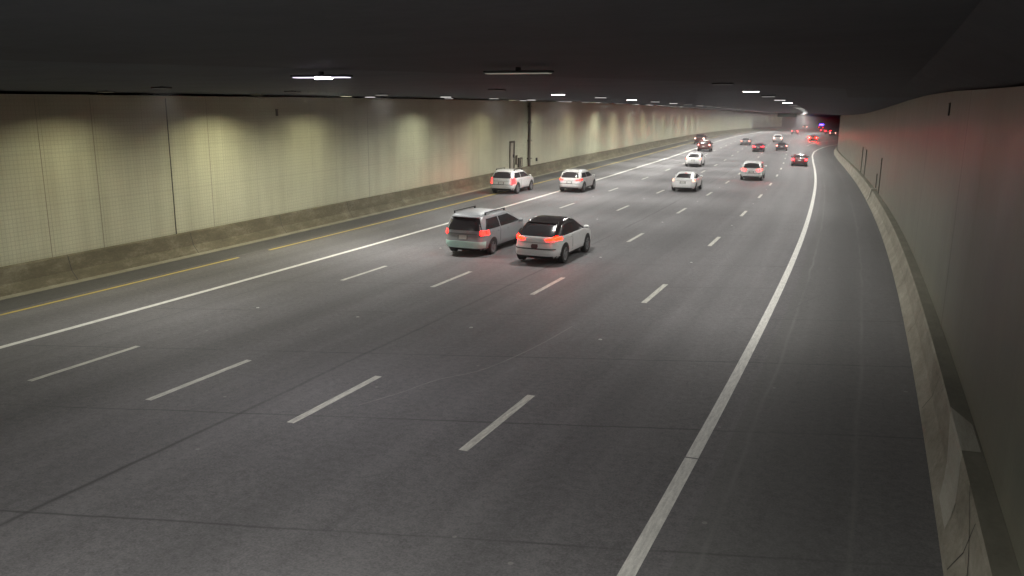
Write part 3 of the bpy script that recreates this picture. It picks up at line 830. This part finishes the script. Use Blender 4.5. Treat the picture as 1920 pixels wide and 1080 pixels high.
def car(kind, s, o, col, label, cat='car', name='car', tail=1.0, tailcol=(1, .0035, .0022), lamp='std', bumper=None, roof=None,
        rails=False, detail=2, head=True, tilt=0.0, plate=True, scale=1.0, group='vehicles driving away through the tunnel'):
    st = STY[kind]; sh = Shell(st); L = st['L']
    p = rp(s, o, .006)
    t = empty(name, p, -heading(s) - tilt, slope(s))
    t.scale = (scale,) * 3
    tag(t, label, cat, group)
    # body shell
    zs = []
    for a, b in zip(sh.z[:-1], sh.z[1:]):
        zs += list(np.linspace(a, b, 4, endpoint=False))
    zs.append(sh.z[-1])
    nt = 72; vs, fs, fm = [], [], []
    def ring(w, r, f, z, k=1.0):
        yc = (r + f) / 2; h = (f - r) / 2
        for i in range(nt):
            a = 2 * math.pi * i / nt; c_, s_ = math.cos(a), math.sin(a)
            vs.append(Vector((k * w * math.copysign(abs(c_) ** (2 / NEXP), c_), yc + k * h * math.copysign(abs(s_) ** (2 / NEXP), s_), z)))
    for z in zs: ring(*sh.at(z), z)
    w, r, f = sh.at(sh.z[-1])
    top = sh.z[-1]
    ring(w, r, f, top + .012, .86); ring(w, r, f, top + .02, .6); ring(w, r, f, top + .024, .3)
    nl = len(zs) + 3
    for i in range(nl - 1):
        for k in range(nt):
            fs.append((i * nt + k, i * nt + (k + 1) % nt, (i + 1) * nt + (k + 1) % nt, (i + 1) * nt + k))
            zz = zs[i] if i < len(zs) else 9
            fm.append(1 if (roof and zz > st['belt'] + .005) else 0)
    fs.append(tuple(reversed(range(nt)))); fm.append(0)
    fs.append(tuple(range((nl - 1) * nt, nl * nt))); fm.append(1 if roof else 0)
    body = mesh_obj('body', vs, fs, None, t, mats=[col, roof or col], fm=fm)
    body.data.polygons.foreach_set('use_smooth', [True] * len(body.data.polygons))
    body.data.set_sharp_from_angle(angle=R_(48))
    belt, gtop = st['belt'], st['gtop']
    rw = st['rw']
    zw0 = belt + .02
    # glass
    if kind == 'sedan' or kind == 'pickup': zr0 = belt + .03
    else: zr0 = belt - (.02 if kind == 'minivan' else -.01)
    rear_patch(sh, 'rear_window', t, M_GLASS, lambda u: -rw + .05 * u, lambda u: rw - .05 * u, lambda t_: zr0 + .03 * (1 - (2 * t_ - 1) ** 2) * 0, lambda t_: gtop - .05 * abs(2 * t_ - 1) ** 3, .006, 14, 7)
    rear_patch(sh, 'windshield', t, M_GLASS, -.84, .84, belt + .06, gtop, .006, 14, 7, front=True)
    for sg in (-1, 1):
        w0, r0, f0 = sh.at(belt); w1, r1, f1 = sh.at(gtop)
        rp_ = .30 if kind in ('minivan', 'suv') else (.42 if kind in ('crossover', 'hatch') else .30)
        fp = .30
        mid = (max(r0, r1) + min(f0, f1)) / 2
        side_patch(sh, 'side_window', t, M_GLASS, sg, lambda u: r0 + rp_ + (r1 - r0) * u * .9, mid - .05, zw0, lambda t_: gtop - .06, .005, 10, 6)
        side_patch(sh, 'side_window', t, M_GLASS, sg, mid + .03, lambda u: f0 - fp - .05 + (f1 - f0) * u * .95, zw0, lambda t_: gtop - .06, .005, 10, 6)
        # wheel arches, wheels
        wr = st['wr']
        for y in st['axles']:
            g = []; inn = []
            for k in range(25):
                a = math.pi * (k / 24) * 1.16 - .08 * math.pi
                row = []; ri = []
                for rr in (0.02, wr * .6, wr + .075):
                    yy = y + rr * math.cos(a); zz = max(sh.z[0] + .005, wr + rr * math.sin(a))
                    row.append(sh.side(sg, yy, zz, .006)); ri.append(sh.side(sg, yy, zz, -.03))
                g.append(row); inn.append(ri)
            patch(g, lambda i, j: inn[i][j], M_BLACK, 'wheel_arch', t)
            ww = sh.at(wr + .1)[0]
            wheel(t, sg * (ww - .09), y, wr, sg)
        # mirrors
        mf = f0 - fp - .30
        mb = bmesh.new(); bmesh.ops.create_uvsphere(mb, u_segments=12, v_segments=8, radius=1)
        bmesh.ops.scale(mb, vec=(.12, .07, .075), verts=mb.verts); bmesh.ops.translate(mb, vec=(sg * (w0 + .10), mf, belt + .06), verts=mb.verts)
        md = bpy.data.meshes.new('mirror'); mb.to_mesh(md); mb.free(); md.materials.append(col)
        mo = bpy.data.objects.new('mirror', md); link(mo); mo.parent = t
        if detail > 1:
            side_patch(sh, 'door_handle', t, col, sg, mid - .25, mid - .05, belt - .13, belt - .10, .03, 4, 1)
            side_patch(sh, 'door_handle', t, col, sg, mid + .75, mid + .95, belt - .13, belt - .10, .03, 4, 1)
            side_patch(sh, 'door_seam', t, M_BLACK, sg, mid - .012, mid + .012, .45, belt, .003, 1, 6)
            side_patch(sh, 'side_sill', t, M_BLACK, sg, st['axles'][0] + wr + .12, st['axles'][1] - wr - .12, sh.z[0] + .01, sh.z[0] + .10, .012, 8, 2)
        if rails:
            tb = []; fb = []
            for (ya, yb) in ((r1 + .35, f1 - .35),):
                box(tb, fb, (sg * (w1 - .07), (ya + yb) / 2, gtop + .175), (.04, yb - ya, .035))
                box(tb, fb, (sg * (w1 - .07), ya + .05, gtop + .12), (.04, .08, .09)); box(tb, fb, (sg * (w1 - .07), yb - .05, gtop + .12), (.04, .08, .09))
            mesh_obj('roof_rail', tb, fb, M_BLACK, t)
    # rear bumper, plate, lower valance
    bz0, bz1 = sh.z[1] + .02, sh.z[3] - .02
    if kind in ('crossover', 'suv'): bz1 = sh.z[2] + .10
    rear_patch(sh, 'bumper', t, bumper or col, -.93, .93, bz0, bz1, .055, 16, 4)
    rear_patch(sh, 'valance', t, M_BLACK, -.9, .9, sh.z[0] + .005, bz0 - .005, .03, 12, 2)
    if kind == 'crossover' or kind == 'suv':
        rear_patch(sh, 'bumper_slot', t, M_BLACK, -.86, .86, bz1 + .012, bz1 + .045, .03, 14, 1)
    pz = {'minivan': .80, 'crossover': .74, 'suv': .80, 'sedan': .72, 'hatch': .72, 'pickup': .62}[kind]
    if plate == 'dark':
        rear_patch(sh, 'license_plate', t, M_DPLATE, lambda u: -.15 + .03 * abs(2 * u - 1), lambda u: .15 - .03 * abs(2 * u - 1), pz - .07, pz + .08, .012, 6, 4)
    elif plate:
        rear_patch(sh, 'plate_recess', t, M_RECESS, -.24, .24, pz - .09, pz + .09, .004, 6, 2)
        rear_patch(sh, 'license_plate', t, mat_plate, -.17, .17, pz - .075, pz + .075, .02, 4, 2)
    if detail > 1:
        zz = belt - .03
        rear_patch(sh, 'tailgate_seam', t, M_BLACK, -.86, .86, pz + .13, pz + .142, .003, 14, 1)
        rear_patch(sh, 'high_brake_lamp', t, emit('dim_red_lens', (1, .03, .02), .6), -.14, .14, gtop + .02, gtop + .045, .02, 6, 1)
        if kind not in ('sedan', 'pickup'):
            # spoiler lip above the rear glass
            g = []; inn = []
            for i in range(13):
                x = -.84 + 1.68 * i / 12
                a = sh.rear(x, gtop + .06, .0); b = sh.rear(x, gtop + .015, .10)
                g.append([a, b]); inn.append([a + Vector((0, 0, -.03)), b + Vector((0, .02, -.03))])
            patch(g, lambda i, j: inn[i][j], roof or col, 'spoiler', t)
    # tail lamps
    tm = emit('red_tail_lens', tailcol, TAIL * tail)
    dm = emit('dim_red_lens', (1, .03, .02), max(.25, TAIL * tail * .06))
    for sg in (-1, 1):
        fx = lambda a, b: (a, b) if sg > 0 else (-a, -b)
        if lamp == 'boomerang':
            a, b = fx(.46, .97)
            lo = rear_patch(sh, 'taillight', t, tm, a, b, lambda q: .985 + .0 * q, lambda q: 1.02 + .17 * q ** 1.2 if q < .8 else 1.16 - .5 * (q - .8), .022, 14, 4)
            side_patch(sh, 'lens_wrap', lo, tm, sg, .36, .62, lambda q: 1.0 + .06 * q, lambda q: 1.12 - .03 * q, .012, 5, 3)
        elif lamp == 'vertical':
            a, b = fx(.80, .965)
            lo = rear_patch(sh, 'taillight', t, tm, a, b, .74, 1.15, .022, 8, 6)
            side_patch(sh, 'lens_wrap', lo, tm, sg, .34, .50, .98, 1.13, .012, 4, 3)
        elif lamp == 'corner':
            a, b = fx(.77, .965)
            lo = rear_patch(sh, 'taillight', t, tm, a, b, belt - .20, belt - .02, .02, 8, 4)
            side_patch(sh, 'lens_wrap', lo, dm, sg, .36, .48, belt - .16, belt - .02, .012, 4, 3)
        elif lamp == 'wide':
            a, b = fx(.52, .965)
            lo = rear_patch(sh, 'taillight', t, tm, a, b, lambda q: belt - .20 + .02 * q, lambda q: belt - .12 + .06 * q, .02, 8, 3)
            side_patch(sh, 'lens_wrap', lo, dm, sg, .36, .60, belt - .18, belt - .07, .012, 4, 3)
        else:
            a, b = fx(.66, .96)
            lo = rear_patch(sh, 'taillight', t, tm, a, b, belt - .28, belt - .10, .02, 8, 4)
            side_patch(sh, 'lens_wrap', lo, dm, sg, .36, .56, belt - .25, belt - .12, .012, 4, 3)
        if head:
            hm = emit('white_head_lens', (1, .95, .85), 5.0, (.6, .6, .6))
            rear_patch(sh, 'headlight', t, hm, *fx(.62, .84), .62, .74, .02, 6, 2, front=True)
    return t

M_DPLATE = mat_plain('dark_plate', (.10, .03, .03), .4)
M_RECESS = mat_plain('recess_grey', (.2, .2, .2), .6)
mat_plate = mat_plain('plate_white', (.55, .55, .52), .5)
WHITE = paint('white_car_paint', (.82, .82, .81)); SILVER = paint('silver_car_paint', (.30, .31, .325), .38, .15)
PEARL = paint('pearl_car_paint', (.66, .66, .65)); DARKRED = paint('dark_red_car_paint', (.10, .016, .018))
DARK = paint('charcoal_car_paint', (.035, .03, .035)); MAROON = paint('maroon_car_paint', (.09, .022, .02))
VIOLET = paint('plum_car_paint', (.07, .018, .04)); GREY = paint('grey_car_paint', (.22, .22, .23))
BUMP_LIT = paint('mint_lit_bumper', (.58, .86, .78), .4)  # teal light on the bumper painted into its colour
ROOFB = mat_plain('black_roof_gloss', (.018, .014, .014), .22, 0, .5, .4)

car('minivan', 29.5, -15.1, SILVER, 'silver minivan with roof rails and pale greenish light painted on its bumper', 'minivan', 'minivan', .9, lamp='corner', bumper=BUMP_LIT, rails=True)
car('crossover', 28.5, -11.55, WHITE, 'white crossover with black roof and angular glowing orange-red taillights', 'car', 'crossover_car', 1.5, (1, .003, .0006), 'boomerang', roof=ROOFB, plate='dark')
car('suv', 54.4, -23.6, PEARL, 'white suv with tall vertical taillights on the yellow line', 'suv', 'suv', .75, (1, .005, .0055), 'vertical', rails=True)
car('suv', 57.6, -19.4, PEARL, 'white suv straddling the solid white line behind the yellow-line suv', 'suv', 'suv', .7, (1, .006, .004), 'wide', scale=.95)
car('sedan', 62.0, -11.75, WHITE, 'white sedan with faint lamps, nearest the middle lane dashes', 'sedan', 'sedan', .07, (1, .55, .4), 'corner')
car('hatch', 92.5, -15.3, WHITE, 'white hatchback with pinkish taillights, just beyond the white sedan', 'car', 'hatchback', .2, (1, .2, .11), 'corner', detail=1)
car('suv', 76.6, -7.9, WHITE, 'white suv with red brake glow on the road below it', 'suv', 'suv', 2.8, (1, .004, .004), 'wide', detail=1)
car('sedan', 104.8, -4.1, DARKRED, 'dark red sedan nearest the right edge line', 'sedan', 'sedan', 1.2, (1, .009, .013), 'std', detail=1)
car('suv', 129.5, -18.2, MAROON, 'maroon suv with two round pale taillights', 'suv', 'suv', .35, (1, .22, .18), 'corner', detail=1)
car('pickup', 158.0, -21.9, MAROON, 'dark pickup half hidden ahead of the maroon suv', 'pickup', 'pickup_truck', .25, (1, .6, .5), 'std', detail=1)
car('sedan', 164.0, -13.8, GREY, 'silver-grey sedan with a dark rear window far off', 'sedan', 'sedan', .12, (1, .3, .2), 'std', detail=1)
car('sedan', 138.0, -10.4, VIOLET, 'plum sedan with pink glowing taillights', 'sedan', 'sedan', 1.2, (1, .01, .05), 'wide', detail=1)
car('suv', 189.0, -8.4, WHITE, 'small far white suv lit pinkish, ahead of the dark charcoal car', 'suv', 'suv', .3, (1, .4, .3), 'std', detail=1)
car('sedan', 146.5, -6.9, DARK, 'dark charcoal car with one round pale taillight', 'sedan', 'sedan', .35, (1, .25, .22), 'corner', detail=1)
car('sedan', 208.0, -1.0, DARKRED, 'far car braking with a blazing red glow', 'sedan', 'sedan', 75.0, (1, .0004, .00045), 'std', detail=1)
car('suv', 264.0, -8.1, DARK, 'far dark suv with two small pink taillights left of the blazing car', 'suv', 'suv', .8, (1, .06, .055), 'corner', detail=1)
pc = car('suv', 352.0, -9.2, DARK, 'distant police suv with a blazing violet-blue light bar', 'police car', 'police_car', .5, detail=1)
lbm = emit('blue_beacon', (.03, .02, 1.0), 48.0, (.1, .1, .3))
for sg in (-1, 1):
    plain_box('beacon', pc, lbm, (sg * .40, 2.0, 1.98), (.74, .34, .42), .06)
plain_box('light_bar_base', pc, M_BLACK, (0, 2.0, 1.745), (1.4, .3, .05))
car('sedan', 300.0, -2.4, DARKRED, 'far dark car in the right-hand cluster, leftmost of its three', 'sedan', 'sedan', 3.0, (1, .004, .008), detail=1)
car('suv', 279.0, .6, VIOLET, 'far plum suv in the middle of the right-hand cluster', 'suv', 'suv', 2.6, (1, .005, .01), detail=1)
car('sedan', 262.0, 2.9, DARK, 'far dark sedan closest to the wall edge in the right-hand cluster', 'sedan', 'sedan', .3, (1, .5, .4), detail=1)
car('hatch', 335.0, .8, GREY, 'grey hatchback farthest off beside the right wall edge', 'car', 'hatchback', .3, (1, .6, .5), detail=1)
car('minivan', 385.0, -20.5, GREY, 'grey van farthest off beyond the end of the beige wall', 'van', 'van', .3, (1, .6, .5), detail=1)

# ------------------------------------------------------------------ thin haze added to give the lamps a glow
vs, fs = [], []
box(vs, fs, (0, 0, 2.0), (1440, 1440, 34.0))
hz, nt, b = new_mat('haze_air')
nt.nodes.remove(b)
pv = nt.nodes.new('ShaderNodeVolumePrincipled')
pv.inputs['Color'].default_value = (.9, .9, .92, 1); pv.inputs['Density'].default_value = HAZE; pv.inputs['Anisotropy'].default_value = .72
nt.links.new(pv.outputs[0], nt.nodes['Material Output'].inputs['Volume'])
tag(mesh_obj('haze', vs, fs, hz), 'thin haze added through the tunnel for lamp glow', kind='stuff')
